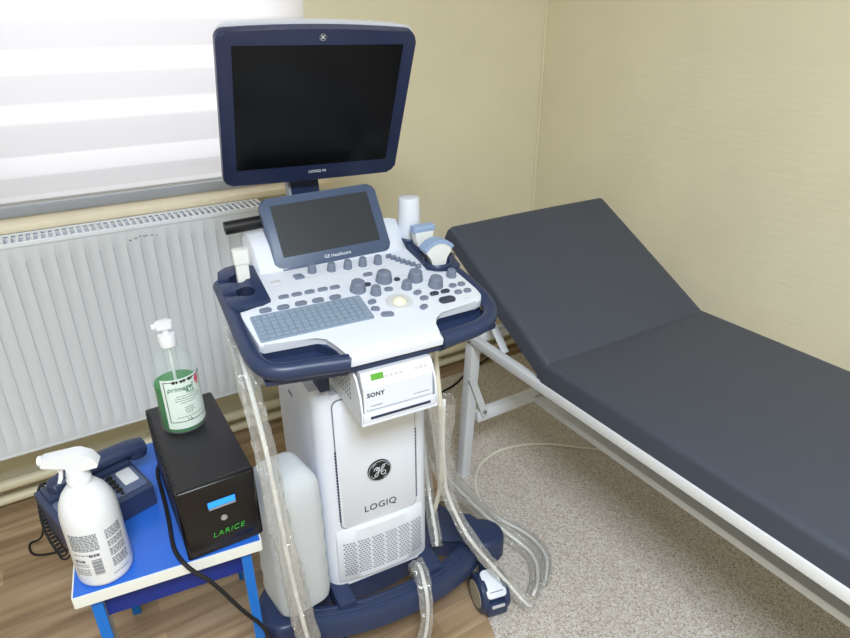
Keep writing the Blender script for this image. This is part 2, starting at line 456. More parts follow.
p = pad(1.43, MX1-MX0, .060, bulge=.012); p._xf(p.bm.verts, Matrix.Translation((MX0, 1.041-1.43, .541))); p.build('mattress', 'vinyl', co, ang=60)
ha = R(29)
B().box((MX0+.004, 1.015, .541), (MX1-.004, 1.062, .574), .004).build('hinge_strip', 'vinyl', co)
p = pad(.54, MX1-MX0-.005, .056, bulge=.018)
p._xf(p.bm.verts, Matrix.Translation((MX0+.0025, 1.033, .5415)) @ Matrix.Rotation(ha, 4, 'X')); p.build('head_section', 'vinyl', co, ang=60)
for y in (1.03, .45):
    B().lathe([(0, 0), (.004, 0), (.003, .003), (0, .004)], (MX0+.03 if y > .5 else MX0+.006, y, .598 if y > .5 else .585), 10).build('seam_stud', 'steel', co)
RZ0, RZ1 = .512, .5405
B().box((.981, -.42, RZ0), (1.006, 1.375, RZ1), .003).build('side_rail', 'white2', co)
B().box((1.602, -.42, RZ0), (1.628, 1.375, RZ1), .003).build('side_rail', 'white2', co)
B().box((1.002, 1.345, RZ0), (1.602, 1.375, RZ1), .003).build('end_rail', 'white2', co)
B().box((1.002, -.42, RZ0), (1.602, -.39, RZ1), .003).build('end_rail', 'white2', co)
for x in (.984, 1.590):
    for y in (1.343, -.40):
        lg = B().box((x, y, .006), (x+.034, y+.036, RZ0+.001 if x > 1 else RZ0+.001), .003).build('leg', 'white2', co)
        fc = B().box((x+.001, y+.001, 0), (x+.033, y+.035, .01)).build('foot_cap', 'white2', lg)
        for ob in (lg, fc):
            for v in ob.data.vertices:
                k_ = 1-v.co.z/RZ0
                v.co.x += (-.014 if x < 1.2 else .014)*k_; v.co.y += (.018 if y > 0 else -.018)*k_
for y in (1.343, -.40):
    B().box((1.018, y+.003, .218), (1.590, y+.033, .255), .003).build('cross_bar', 'white2', co)
B().box((1.252, -.37, .214), (1.297, 1.346, .238), .003).build('centre_beam', 'white2', co)
for y in (1.338, -.36):
    B().bar((.980, y, .405), (1.040, y, .246), .022, .005, up=(0, 1, 0)).build('brace', 'white2', co)
B().bar((1.02, 1.40, .70), (1.02, 1.23, .53), .005, .022, up=(1, 0, 0)).build('head_prop', 'white2', co)
for x, y, z in ((.9795, 1.352, .526), (1.034, 1.334, .262), (1.285, 1.34, .236)):
    B().lathe([(0, 0), (.007, 0), (.006, .004), (.003, .006), (0, .006)], (0, 0, 0), 10, mt=Matrix.Translation((x, y, z)) @ Matrix.Rotation(R(-90 if x < 1 else 90), 4, 'Y' if x < 1 else 'X')).build('bolt', 'steel', co)

# ------------------------------------------------------------------ ultrasound machine (local frame: x right, y to the back)
TH = R(-4.4); MO = (.5, .92, 0)
us = thing('ultrasound_machine', 'white and navy wheeled ultrasound machine with big monitor, centre of the room', 'ultrasound machine', MO, TH)
TA = math.atan(.2)
def T(u, v, h=0): return Vector((u, v-h*math.sin(TA), .855+.2*v+h*math.cos(TA)))
TM = Matrix(((1, 0, 0, 0), (0, 1, -math.sin(TA), 0), (0, .2, math.cos(TA), .855), (0, 0, 0, 1)))   # (u, v, h) -> local

# --- base
basepoly = [(-.17, .60), (.17, .60), (.19, .35), (.215, .20), (.262, .158), (.300, .148), (.328, .120), (.332, .082), (.31, .048), (.25, .045), (.215, .08),
            (.175, .13), (.13, .14), (.09, .118), (.0, .102), (-.08, .104), (-.12, .125), (-.15, .125), (-.185, .09), (-.225, .055), (-.28, .045), (-.315, .075), (-.325, .125), (-.30, .18), (-.25, .22), (-.19, .35)]
base = B().prism([tuple(p) for p in chaikin([Vector((x, y, 0)).to_2d() for x, y in basepoly+basepoly[:1]])][:-1], .10, .168, bev=.014, seg=3).build('base', 'navy', us)
bar = B()
path = [(-.25, .095, .128), (-.21, .065, .128), (-.13, .04, .128), (-.02, .028, .128), (.09, .034, .128), (.18, .058, .128), (.26, .105, .128)]
P = [Vector(p) for p in path]
for _ in range(2): P = chaikin(P)
prof = [(-.032, -.022), (-.030, .012), (-.022, .027), (-.012, .030), (-.010, .0275), (-.004, .0275), (-.002, .0305), (.004, .0305), (.006, .0275), (.012, .0275), (.014, .030), (.024, .027), (.031, .012), (.032, -.022), (.022, -.03), (-.022, -.03)]
rings = []
for i, p_ in enumerate(P):
    t = (P[min(i+1, len(P)-1)]-P[max(i-1, 0)]).normalized(); nrm = Vector((t.y, -t.x, 0))
    rings.append([bar.bm.verts.new(p_+nrm*a+Vector((0, 0, b_))) for a, b_ in prof])
for a, b_ in zip(rings, rings[1:]):
    for k in range(len(prof)): bar.bm.faces.new((a[k], a[(k+1) % len(prof)], b_[(k+1) % len(prof)], b_[k]))
bar.bm.faces.new(rings[0]); bar.bm.faces.new(rings[-1][::-1])
bar.build('foot_bar', 'navy', us, ang=30)
for u in (-.125, .105): B().box((u-.022, .045, .118), (u+.022, .13, .172), .006).build('bar_bracket', 'navy', us)
def castor(x, y, rz):
    mt = Matrix.Translation((x, y, 0)) @ Matrix.Rotation(rz, 4, 'Z')
    ax = Matrix.Rotation(R(90), 4, 'Y')
    hood = B().prism(rrect(-.030, -.040, .030, .035, .012), .05, .088, mt=mt, bev=.01)
    hood.box((-.029, -.056, .018), (.029, -.028, .060), .006, mt=mt)
    h = hood.build('castor', 'navy', us)
    for s in (-1, 1):
        c = mt @ Matrix.Translation((s*.028, 0, .052)) @ ax
        wl = B().lathe([(0, -.012), (.044, -.012), (.051, -.007), (.052, 0), (.051, .007), (.044, .012), (0, .012)], seg=32, mt=c).build('wheel', 'navy', h)
        B().lathe([(0, -.013), (.036, -.013), (.037, -.0115), (.037, .0115), (.036, .013), (0, .013)], seg=28, mt=c).build('wheel_disc', 'beigewood', h, label='beige castor disc')
    B().prism(rrect(-.026, -.036, .026, .036, .009), -.003, .004, mt=mt @ Matrix.Translation((0, -.018, .0935)) @ Matrix.Rotation(R(26), 4, 'X'), bev=.002).build('castor_cover', 'white', h, label='white castor cover plate')
    B().box((-.018, -.0595, .050), (.018, -.054, .058), .002, mt=mt).build('brake_tab', 'keypale', h)
    B().lathe([(.012, .09), (.012, .125)], (x-.01*math.sin(rz)*0, y+.034, 0), 12).build('swivel', 'navy', h)
castor(.247, .012, R(-8)); castor(-.262, .10, R(6)); castor(.145, .52, R(10)); castor(-.145, .52, R(-10))

# --- body
BU0, BU1 = -.145, .118
bodypoly = rrect(BU0, .10, BU1, .46, .035, 6)
q = B().prism(bodypoly, .165, .705, bev=.03, seg=4)
body = q.build('body', 'white', us, ang=50)
# front apron bulging at the foot of the body
q = B(); n = 14
rows = []
for z, d in ((.176, .000), (.19, .006), (.30, .006), (.335, .003), (.345, -.002)):
    rows.append([q.bm.verts.new((BU0+.004+(BU1-BU0-.008)*i/n, .10-(d+.009*math.sin(math.pi*i/n)*(d > 0))*(1-abs(2*i/n-1)**7)+.032*abs(2*i/n-1)**14, z)) for i in range(n+1)])
for r0, r1 in zip(rows, rows[1:]):
    for i in range(n): q.bm.faces.new((r0[i], r0[i+1], r1[i+1], r1[i]))
q.build('front_apron', 'white', us, ang=40)
def apv(u, z):
    t = (u-(BU0+.004))/(BU1-BU0-.008)
    d = .006 if z < .3 else .006-.003*(z-.3)/.035
    return .10-(d+.009*math.sin(math.pi*min(1, max(0, t))))*(1-abs(2*t-1)**7)+.032*abs(2*t-1)**14-.0012
q = B()
for c in range(6):
    for rw in range(15):
        for k in range(4):
            u = -.112+c*.0345+k*.0074+(.0037 if rw % 2 else 0); z = .206+rw*.0068
            v0 = apv(u, z)-.0004; v1 = apv(u+.0046, z)-.0004
            q.quad([(u, v0, z), (u+.0046, v1, z), (u+.0046, v1-.00001, z+.0032), (u, v0, z+.0032)])
q.build('vent_holes', 'ventdark', us, smooth=False)
PM = basis((-.0155, .0985, .50), (1, 0, 0), (0, 0, 1))
pan = B().prism(rrect(-.0935, -.155, .0935, .19, .014), 0, .003, mt=PM, bev=.0015).build('front_panel', 'white', us)
q = B().prism(rrect(-.0955, -.157, .0955, .192, .0155), -.001, .0012, mt=PM); q.build('panel_seam', 'ventdark', us)
for s in (-1, 1):
    q = B()
    for i in range(24): q.box((s*.0945-.003, -.13+i*.0083, .0005), (s*.0945+.003, -.1262+i*.0083, .0028), mt=PM)
    q.build('side_vent', 'slotdark', us, smooth=False)
EM = PM @ Matrix.Translation((.0030, -.017, .003)) @ Matrix.Scale(1.16, 4)
em = B().lathe([(0, 0), (.0245, 0), (.0245, .003), (.0225, .0036), (0, .0036)], seg=40, mt=EM).build('emblem', 'printblack', us, label='round black emblem with white monogram')
def monogram(mt, r, parent, m='printwhite', th=.034):
    q = B()
    def stroke(pts, w):
        q.tube([mt @ Vector((x*r, y*r, 0)) for x, y in pts], w*r, 6, smooth=2)
    q.tube([mt @ Vector((.93*r*math.cos(2*math.pi*i/40), .93*r*math.sin(2*math.pi*i/40), 0)) for i in range(41)], th*.6*r, 5)
    for a in (45, 135, 225, 315):      # four small swirls round the rim
        stroke([(.80*math.cos(R(a-24+k*8)), .80*math.sin(R(a-24+k*8))) for k in range(4)]+[(.70*math.cos(R(a+8)), .70*math.sin(R(a+8)))], th*.6)
    stroke([(-.48, .12), (-.40, .36), (-.20, .42), (-.08, .28), (-.16, .10), (-.30, .10), (-.30, .26), (-.14, .30)], th)
    stroke([(.0, .40), (-.06, .05), (-.16, -.36), (-.34, -.52), (-.48, -.40), (-.34, -.18), (-.06, .0), (.12, .08)], th)
    stroke([(.12, .08), (.34, .24), (.44, .44), (.36, .56), (.24, .44), (.14, .14), (.10, -.14)], th)
    stroke([(.30+.21*math.cos(R(a)), -.22+.21*math.sin(R(a))) for a in range(140, 470, 30)]+[(.26, -.06), (.22, -.2)], th)
    return q.build('monogram', m, parent)
monogram(EM @ Matrix.Translation((0, 0, .0036)), .0245, em)
text('lettering', 'LOGIQ', .025, PM @ Matrix.Translation((.0025, -.118, .0032)), 'keydark', us, spacing=1.08, bold=.0001)
# side mark, neck column under the console
text('side_mark', '11/11', .014, basis((BU0-.0005, .30, .61), (0, -1, 0), (0, 0, 1)), 'print', us)
q = B().prism(rrect(-.12, .14, .10, .44, .03), .70, .86); q.build('neck_column', 'white', us)
B().box((-.134, .088, .725), (-.112, .135, .82), .003).build('strap', 'slotdark', us)

# --- console
plate = [(-.103, -.025), (.085, -.025), (.092, .020), (.098, .038), (.118, .052), (.208, .056), (.222, .062), (.233, .078), (.236, .10), (.228, .175), (.171, .196), (.164, .215), (.163, .30), (.17, .40),
         (-.18, .40), (-.186, .325), (-.186, .195), (-.21, .188), (-.250, .183), (-.252, .165), (-.243, .072), (-.236, .0655), (-.14, .060), (-.122, .050), (-.111, .025)]
con = B().prism(plate, -.017, 0, mt=TM, bev=.004, seg=2).build('console', 'white', us, ang=30)
under = [(-.106, -.024), (.088, -.024), (.096, .03), (.12, .056), (.21, .06), (.234, .09), (.225, .17), (.16, .20), (.16, .38), (-.18, .38), (-.18, .19), (-.25, .18), (-.246, .07), (-.14, .062), (-.115, .03)]
B().prism([(x, y+.008 if y < 0 else y) for x, y in under], -.039, -.016, mt=TM).build('console_underside', 'navy', us, ang=30)
for pp in ([(-.25, .01), (-.105, -.012), (-.095, .09), (-.25, .10)], [(.088, -.012), (.235, .015), (.235, .10), (.09, .09)]): B().prism(pp, -.046, -.036, mt=TM).build('handle_pocket', 'navy', us)
q = B(); q.tube([T(u, v, -.012) for u, v in ((-.262, .30), (-.2615, .19), (-.262, .10), (-.259, .045), (-.247, .014), (-.222, .0), (-.17, -.006), (-.104, -.017))], .0155, 14, smooth=2, ry=.017)
q.build('grab_handle', 'navy', us, ang=60)
q = B(); q.tube([T(u, v, -.014) for u, v in ((.086, -.016), (.14, -.012), (.19, -.002), (.222, .02), (.240, .055), (.243, .10), (.238, .16), (.232, .20))], .0155, 14, smooth=2, ry=.017)
q.build('grab_handle', 'navy', us, ang=60)
# keyboard
KX0, KX1, KY0, KY1 = -.238, -.014, .0755, .1565
kb = B().prism(rrect(KX0, KY0, KX1, KY1, .004), 0, .003, mt=TM)
for rw in range(6):
    nk = 16 if rw else 1
    for k in range(16):
        x = KX0+.004+k*(KX1-KX0-.008)/16; y = KY0+.004+rw*(KY1-KY0-.008)/6
        kb.box((x+.001, y+.001, .003), (x+(KX1-KX0-.008)/16-.001, y+(KY1-KY0-.008)/6-.001, .0058), .0008, 1, mt=TM)
kb.build('keyboard', 'keyboard', con, ang=30)
def knob(u, v, r, h, nm='knob', m='key'):
    mt = TM @ Matrix.Translation((u, v, 0))
    B().lathe([(0, 0), (r*1.12, 0), (r*1.05, h*.25), (r*.95, h*.75), (r*.9, h*.93), (r*.78, h), (0, h)], seg=20, mt=mt).build(nm, m, con)
def button(u, v, w, d, m='key', h=.004, rz=0):
    mt = TM @ Matrix.Translation((u, v, 0)) @ Matrix.Rotation(rz, 4, 'Z')
    B().prism(rrect(-w/2, -d/2, w/2, d/2, min(w, d)*.42), 0, h, mt=mt, bev=.0012, seg=2).build('button', m, con)
for u, v in ((-.074, .287-.012), (-.033, .268), (.004, .266), (.039, .266), (.074, .263)): knob(u, v, .0088, .019)
for u, v, r, h in ((-.008, .178, .0155, .022), (.058, .194, .0165, .022), (.124, .176, .0155, .022), (.155, .140, .0150, .022), (.022, .154, .0105, .018), (.092, .152, .0105, .018), (.206, .163, .0105, .016)): knob(u, v, r, h)
for u, v in ((.109, .277), (.116, .268), (.123, .258), (.13, .247), (.138, .238), (.146, .229), (.154, .217)):
    B().box((u-.008, v-.004, 0), (u+.004, v+.003, .009), .001, 1, mt=TM).build('slide_key', 'key', con)
for u, v in ((-.106, .26), (.034, .225), (-.158, .202), (-.131, .202), (-.104, .202), (-.076, .202), (-.05, .201)): button(u, v, .021, .0095)
for u, v in ((-.204, .169), (-.169, .168), (-.133, .169), (-.098, .168), (-.062, .167)): button(u, v, .024, .012)
button(-.158, .258, .02, .007, 'keypale')
button(-.108, .268, .02, .008)
button(.07, .222, .016, .008)
for u, v, rz in ((.053, .158, -.2), (.002, .127, .2), (-.001, .103, -.4), (.105, .127, .3), (.109, .104, 0), (.094, .076, .4)): button(u, v, .018, .012, rz=rz)
button(.014, .078, .026, .013, rz=-.25)
for u, v in ((.189, .126), (.21, .125), (.188, .10), (.21, .099)): button(u, v, .0165, .0125)
for u, v in ((.137, .112), (.163, .112)): button(u, v, .02, .0105, 'keydark')
button(.152, .083, .036, .019, 'keydark'); button(.018, .189, .015, .01, 'keydark'); button(.086, .187, .013, .01, 'keydark')
B().lathe([(.0155, 0), (.027, 0), (.0275, .001), (.026, .0032), (.018, .0036), (.0155, .001)], seg=32, mt=TM @ Matrix.Translation((.055, .110, 0))).build('trackball_ring', 'ring', con)
B().lathe([(0, .0125)]+[(.0175*math.sin(R(a)), -.004+.0165*math.cos(R(a))) for a in range(12, 100, 11)], seg=28, mt=TM @ Matrix.Translation((.055, .110, 0))).build('trackball', 'ball', con, label='ivory trackball')
# small printed captions beside the keys
q = B()
for u, v, w_ in ((-.158, .246, .024), (-.08, .256, .03), (-.03, .25, .026), (.005, .249, .024), (.04, .248, .024), (.075, .246, .022), (.1, .20, .02), (.17, .20, .02), (.15, .165, .02), (.01, .14, .016), (.12, .14, .014), (.195, .075, .014)):
    q.box((u-w_/2, v, 0), (u+w_/2, v+.0018, .0002), mt=TM)
q.build('captions', 'keypale', con, smooth=False)

# housing behind the touch panel
q = B()
def hs(v, zl, ul, ur, zr):
    return [(ul, v, .80), (ul, v, zl-.02), (ul+.008, v, zl-.005), (ul+.025, v, zl), (ur-.03, v, zr), (ur-.01, v, zr-.006), (ur, v, zr-.022), (ur, v, .80)]
secs = [hs(.298, .918, -.186, .165, .918), hs(.335, .962, -.187, .172, .955), hs(.375, .982, -.187, .182, .972), hs(.43, .975, -.185, .192, .955), hs(.46, .94, -.175, .18, .93)]
rings = [[q.bm.verts.new(p_) for p_ in s_] for s_ in secs]
for a, b_ in zip(rings, rings[1:]):
    for k in range(len(a)): q.bm.faces.new((a[k], a[(k+1) % len(a)], b_[(k+1) % len(a)], b_[k]))
q.bm.faces.new(rings[0]); q.bm.faces.new(rings[-1][::-1])
q.build('panel_housing', 'white', us, ang=35)
# touch panel
tp = R(34); rl = R(-1.6)
TPM = basis((-.0095, .296, .918), (math.cos(rl), 0, math.sin(rl)*-1), (0, math.sin(tp), math.cos(tp)))
tpo = B().prism(rrect(-.1345, 0, .1345, .163, .016), -.022, 0, mt=TPM, bev=.006, seg=3).build('touch_panel', 'slate_bezel', us)
B().prism(rrect(-.1125, .028, .1125, .145, .002), -.001, .0012, mt=TPM).build('touch_screen', 'greyscreen', tpo)
text('lettering', 'GE Healthcare', .0105, TPM @ Matrix.Translation((.006, .013, .0006)), 'printwhite', tpo)
# monitor arm
B().bar((-.002, .505, .90), (-.010, .53, 1.17), .070, .03, up=(0, 1, 0), bev=.004).build('monitor_arm', 'navy_bezel', us)
B().bar((-.041, .502, .92), (-.049, .527, 1.15), .006, .028, up=(0, 1, 0)).build('arm_strip', 'greybar', us)
B().box((-.05, .44, 1.12), (.03, .545, 1.19), .008).build('arm_joint', 'navy_bezel', us)
B().box((-.09, .44, .80), (.04, .53, .93), .01).build('arm_foot', 'navy_bezel', us)
# rear handle
B().tube([(-.222, .40, .994), (-.10, .40, 1.0), (.0, .42, .99)], .0145, 14).build('rear_handle', 'black', us)
# monitor: faces down by 24 degrees
S = .97
mc = Vector((.551*S, 1.354*S, 1.4-.177*S))
lx, ly = mc.x-MO[0], mc.y-MO[1]
mcl = Vector((lx*math.cos(-TH)-ly*math.sin(-TH), lx*math.sin(-TH)+ly*math.cos(-TH), mc.z))
my = R(-6.6)-TH; tb = R(-24.3); ro = R(.8)
rv = Vector((math.cos(my), math.sin(my), 0)); bk = Vector((-math.sin(my), math.cos(my), 0)); upv = Vector((0, 0, 1))*math.cos(tb)+bk*math.sin(tb)
x_ = rv*math.cos(ro)-upv*math.sin(ro); y_ = rv*math.sin(ro)+upv*math.cos(ro)
MM = basis(mcl, x_, y_)
SW, SH = .36*S, .287*S
ow, oh = .2095*S, .183*S
def bowed(w_, t, b_, r_, bow):
    o_ = rrect(-w_, b_, w_, t, r_, 5); o2 = []
    for i, (x, y) in enumerate(o_):
        o2.append((x, y+(bow*(1-(x/w_)**2) if y > 0 else -bow*.3*(1-(x/w_)**2))))
        if i == 5:
            for k in range(1, 8):
                xx = (w_-r_)*(1-2*k/8); o2.append((xx, t+bow*(1-(xx/w_)**2)))
        if i == 17:
            for k in range(1, 8):
                xx = -(w_-r_)*(1-2*k/8); o2.append((xx, b_-bow*.3*(1-(xx/w_)**2)))
    return o2
op = bowed(ow, oh-.0145, -oh-.002, .018, .008)
mon = B().prism(op, -.018, .004, mt=MM, bev=.005, seg=3).build('monitor', 'navy_bezel', us, ang=45)
q = B().prism([(x*.995, y*.995+.0055) for x, y in op], -.018, -.058, mt=MM, top_scale=.93)
q.prism(rrect(-.13, -.12, .13, .12, .02), -.057, -.085, mt=MM, top_scale=.8)
q.build('monitor_back', 'white', mon, ang=30, label='white rear shell of the monitor')
B().prism(rrect(-SW/2, -SH/2, SW/2, SH/2, .002), .003, .0052, mt=MM).build('screen', 'blackgloss', mon)
eb = B().lathe([(0, 0), (.0075, 0), (.007, .001), (0, .001)], seg=24, mt=MM @ Matrix.Translation((.0015, .160*S, .004))).build('emblem', 'printblack', mon)
monogram(MM @ Matrix.Translation((.0015, .160*S, .0052)), .0072, mon, th=.05)
text('lettering', 'LOGIQ P6', .0095, MM @ Matrix.Translation((.008, -.163*S, .0045)), 'printwhite', mon)

# probe holders
hp = [(-.186, .325), (-.186, .195), (-.205, .187), (-.262, .187), (-.268, .20), (-.268, .222)]
def notch(cx, cy, r_, xo, hw):
    a0 = math.asin(hw/r_); o_ = [(xo, cy-hw)]
    for i in range(13):
        a = math.pi+a0+(2*math.pi-2*a0)*i/12; o_.append((cx+r_*math.cos(a), cy+r_*math.sin(a)))
    return o_+[(xo, cy+hw)]
hp += notch(-.224, .232, .020, -.268, .007)+[(-.27, .255)]+notch(-.228, .283, .019, -.268, .007)+[(-.262, .322), (-.245, .335), (-.22, .340)]
B().prism(hp, -.036, .010, mt=TM, bev=.003).build('probe_holder', 'navy', us, ang=35)
hr = [(.166, .20), (.2, .185), (.232, .18), (.247, .195), (.25, .28), (.243, .36), (.225, .40), (.19, .40), (.166, .30)]
B().prism(hr, -.036, .006, mt=TM, bev=.003).build('probe_holder', 'navy', us, ang=35)
q = B()
for u, v, r_ in ((.198, .215, .027), (.206, .288, .025), (.190, .345, .030)):
    q.lathe([(r_, .0), (r_+.006, .0), (r_+.006, .008), (r_+.003, .011), (r_, .008), (r_, .0)], seg=28, mt=TM @ Matrix.Translation((u, v, .004)))
q.build('holder_cups', 'navy', us)
B().lathe([(0, 0), (.006, 0), (.006, .012), (0, .013)], (.25, .235, .90), 12).build('holder_screw', 'steel', us)
# printer bracket
q = B()
q.box((-.094, -.036, .708), (.066, .21, .7135))
q.box((-.094, -.036, .7135), (.066, -.0315, .735), .002)
q.prism([(-.036, .7135), (.21, .7135), (.21, .825), (.03, .825), (-.012, .80), (-.030, .768), (-.036, .735)], 0, .004, mt=Matrix(((0, 0, 1, -.094), (1, 0, 0, 0), (0, 1, 0, 0), (0, 0, 0, 1))))
q.prism([(-.036, .7135), (.21, .7135), (.21, .825), (.03, .825), (-.012, .80), (-.030, .768), (-.036, .735)], 0, .004, mt=Matrix(((0, 0, 1, .062), (1, 0, 0, 0), (0, 1, 0, 0), (0, 0, 0, 1))))
q.build('printer_bracket', 'white', us, ang=30)
B().box((-.076, -.0372, .7205), (.05, -.0355, .7255)).build('bracket_slot', 'slotdark', us, smooth=False)
q = B()
for i in range(6):
    for j in range(7): q.lathe([(0, 0), (.0035, 0)], seg=8, mt=Matrix.Translation((-.0945, .02+i*.012, .742+j*.0105)) @ Matrix.Rotation(R(90), 4, 'Y'))
q.build('bracket_vents', 'ventdark', us, smooth=False)

def at(u, v, z=0):
    c, s = math.cos(TH), math.sin(TH); return (MO[0]+u*c-v*s, MO[1]+u*s+v*c, z)

# ------------------------------------------------------------------ thermal printer in the bracket
pr = thing('thermal_printer', 'small white thermal printer in the bracket under the console', 'printer', at(-.014, -.03, .7137), TH)
q = B().prism([(0, 0), (.225, 0), (.225, .099), (.012, .099), (.004, .077), (0, .072)], -.072, .072, mt=Matrix(((0, 0, 1, 0), (1, 0, 0, 0), (0, 1, 0, 0), (0, 0, 0, 1))))
q.build('casing', 'white2', pr, ang=20)
FM = basis((0, -.0, .0), (1, 0, 0), (0, 0, 1))
B().prism(rrect(-.066, .024, .069, .070, .002), 0, .0012, mt=FM).build('front_flap', 'white', pr)
CM = basis((0, .008, .088), (1, 0, 0), (0, .33, 1))
B().box((-.053, -.006, .0002), (-.028, .006, .0015), .0004, 1, mt=CM).build('display', 'lcdgreen', pr, label='green backlit display')
q = B()
for x in (-.022, -.012, -.002, .008, .040, .05, .060): q.box((x-.003, -.006, .0), (x+.003, -.001, .001), mt=CM); q.box((x-.002, .003, .0), (x+.002, .0045, .0003), mt=CM)
q.build('control_keys', 'keypale', pr, smooth=False)
B().box((-.066, .0225, -.0002), (.069, .0245, .0008), mt=FM).build('flap_gap', 'ventdark', pr, smooth=False)
text('lettering', 'SONY', .0125, FM @ Matrix.Translation((-.048, .056, .0014)), 'printblack', pr, bold=.0003, spacing=1.1)
q = B().box((-.058, .031, .0012), (-.035, .0325, .0015), mt=FM).box((.03, .033, .0012), (.064, .034, .0015), mt=FM)
q.build('small_print', 'print', pr, smooth=False)

# ------------------------------------------------------------------ probes and cup
def place(o, u, v, z, rz=0): o.location = at(u, v, z); o.rotation_euler[2] = TH+rz
lp = thing('ultrasound_probe', 'slim white ultrasound probe standing in the left navy holder', 'probe', at(-.217, .283, .846), TH, 'ultrasound probes in the holders')
q = B().prism(rrect(-.013, -.009, .013, .009, .005), .0, .10, bev=.002); q.build('grip', 'probewhite', lp)
B().prism(rrect(-.016, -.011, .016, .011, .005), .10, .128, bev=.004).build('head', 'probewhite', lp)
B().tube([(0, 0, .0), (0, 0, -.03)], .006, 10).build('strain_relief', 'probewhite', lp)
lp.scale = (1, 1, 1.07)
l2 = thing('ultrasound_probe', 'flat white probe with straight pale blue face, in the right holder near the cup', 'probe', at(.200, .288, .884), TH, 'ultrasound probes in the holders')
def proj_plate(pts, th, y0=0):
    return B().prism(pts, -th/2, th/2, mt=Matrix(((1, 0, 0, 0), (0, 0, -1, y0), (0, 1, 0, 0), (0, 0, 0, 1))), bev=.003)
proj_plate([(-.012, 0), (.012, 0), (.015, .03), (.021, .05), (.0235, .074), (-.0235, .074), (-.021, .05), (-.015, .03)], .022).build('grip', 'probewhite', l2)
proj_plate([(-.0275, .072), (.0275, .072), (.028, .08), (.0265, .087), (-.0265, .087), (-.028, .08)], .022).build('head', 'probeblue', l2, label='pale blue probe face')
L3S = Matrix.Diagonal((.82, 1, .9, 1))
l3 = thing('ultrasound_probe', 'wide white probe with curved pale blue face, in the right holder nearest the keys', 'probe', at(.197, .214, .879), TH, 'ultrasound probes in the holders')
arc = lambda r_, a0, a1, n=12, cy=.03: [(r_*math.cos(R(a0+(a1-a0)*i/n)), cy+r_*math.sin(R(a0+(a1-a0)*i/n))) for i in range(n+1)]
proj_plate([(-.016, -.01), (.016, -.01), (.018, .03), (.022, .044), (.036, .058)]+arc(.052, 38, 142)+[(-.036, .058), (-.022, .044), (-.018, .03)], .026).build('grip', 'probewhite', l3).data.transform(L3S)
proj_plate(arc(.0605, 42, 138, 14)+arc(.0515, 142, 38, 14), .030).build('head', 'probeblue', l3, label='pale blue curved probe face').data.transform(L3S)
for r_, z in ((l2, 0), (l3, -.01)): B().tube([(0, 0, z+.002), (0, 0, z-.03)], .007, 10).build('strain_relief', 'probewhite', r_)
cup = thing('cup', 'tall white plastic cup upside down in the right holder, beside the tilted panel', 'cup', at(.193, .345, .921), TH)
B().lathe([(0, 0), (.0265, 0), (.0275, .004), (.0265, .04), (.0255, .10), (.0245, .106), (.0215, .108), (0, .1075)], seg=32, mt=Matrix.Diagonal((1, 1, .955, 1))).build('shell', 'white', cup)

# ------------------------------------------------------------------ canister on the base
ca = thing('plastic_canister', 'milky white plastic canister standing on the left wing of the machine base', 'canister', at(-.2195, .136, .169), TH+R(11))
CS = Matrix.Diagonal((.95, .88, .945, 1))
q = B()
secs = [(.0, .058, .066), (.006, .066, .075), (.03, .0685, .0775)]+[(.03+.032*k+.0*k, .0685-.0026*(k % 2), .0775-.0026*(k % 2)) for k in range(1, 10)]+[(.345, .066, .075), (.37, .058, .068), (.388, .046, .056), (.396, .03, .04)]
rings = []
for z, a, b_ in secs: rings.append([q.bm.verts.new((x, y, z)) for x, y in rrect(-a, -b_, a, b_, .036 if z < .36 else .024, 6)])
for a, b_ in zip(rings, rings[1:]):
    for k in range(len(a)): q.bm.faces.new((a[k], a[(k+1) % len(a)], b_[(k+1) % len(a)], b_[k]))
q.bm.faces.new(rings[0][::-1]); q.bm.faces.new(rings[-1])
q.build('shell', 'canister', ca, ang=50).data.transform(CS)

# ------------------------------------------------------------------ probe leads in clear film
def lead(pts, rad, label, cord_r=.0045, off=(0, 0, 0), extra=None, kink=.35, name='wrapped_cable', cat='cable'):
    t = thing(name, label, cat, pts[-1], 0)
    L = [Vector(p)-Vector(pts[-1]) for p in pts]
    B().tube([p+Vector(off) for p in L], cord_r, 8, smooth=2).build('cord', 'cordwrap', t)
    q = B()
    P = L
    for _ in range(2): P = chaikin(P)
    Q = []
    for a, b_ in zip(P, P[1:]):
        k = max(1, int((b_-a).length/.012))
        Q += [a.lerp(b_, i/k) for i in range(k)]
    Q.append(P[-1])
    rr = lambda t: rad(t) if callable(rad) else rad
    n = len(Q); seg = 16; rings = []; nrm = None
    ph = [random.uniform(0, 6.28) for _ in range(6)]
    walk = [0]*seg
    for i, p_ in enumerate(Q):
        tg = (Q[min(i+1, n-1)]-Q[max(i-1, 0)]).normalized()
        if nrm is None: nrm = tg.cross(Vector((0, 1, .3))).normalized()
        nrm = (nrm-tg*nrm.dot(tg)).normalized(); bn = tg.cross(nrm); ring = []
        tw = 1.2*math.sin(i*.07+ph[0])
        for k in range(seg):
            walk[k] = walk[k]*.86+random.uniform(-.13, .13)
            a = 2*math.pi*k/seg
            r0 = rr(i/(n-1))*(1+.16*math.sin(3*a+ph[1]+i*.05)+.10*math.sin(5*a+ph[2]-i*.09)+walk[k]+.10*math.sin(i*.16+ph[3])+random.uniform(-.09, .09))
            ring.append(q.bm.verts.new(p_+nrm*math.cos(a+tw)*r0*1.1+bn*math.sin(a+tw)*r0*.8))
        rings.append(ring)
    for a, b_ in zip(rings, rings[1:]):
        for k in range(seg): q.bm.faces.new((a[k], a[(k+1) % seg], b_[(k+1) % seg], b_[k]))
    q.build('film_sleeve', 'film', t, ang=12, label='crinkled clear plastic sleeve')
    return t
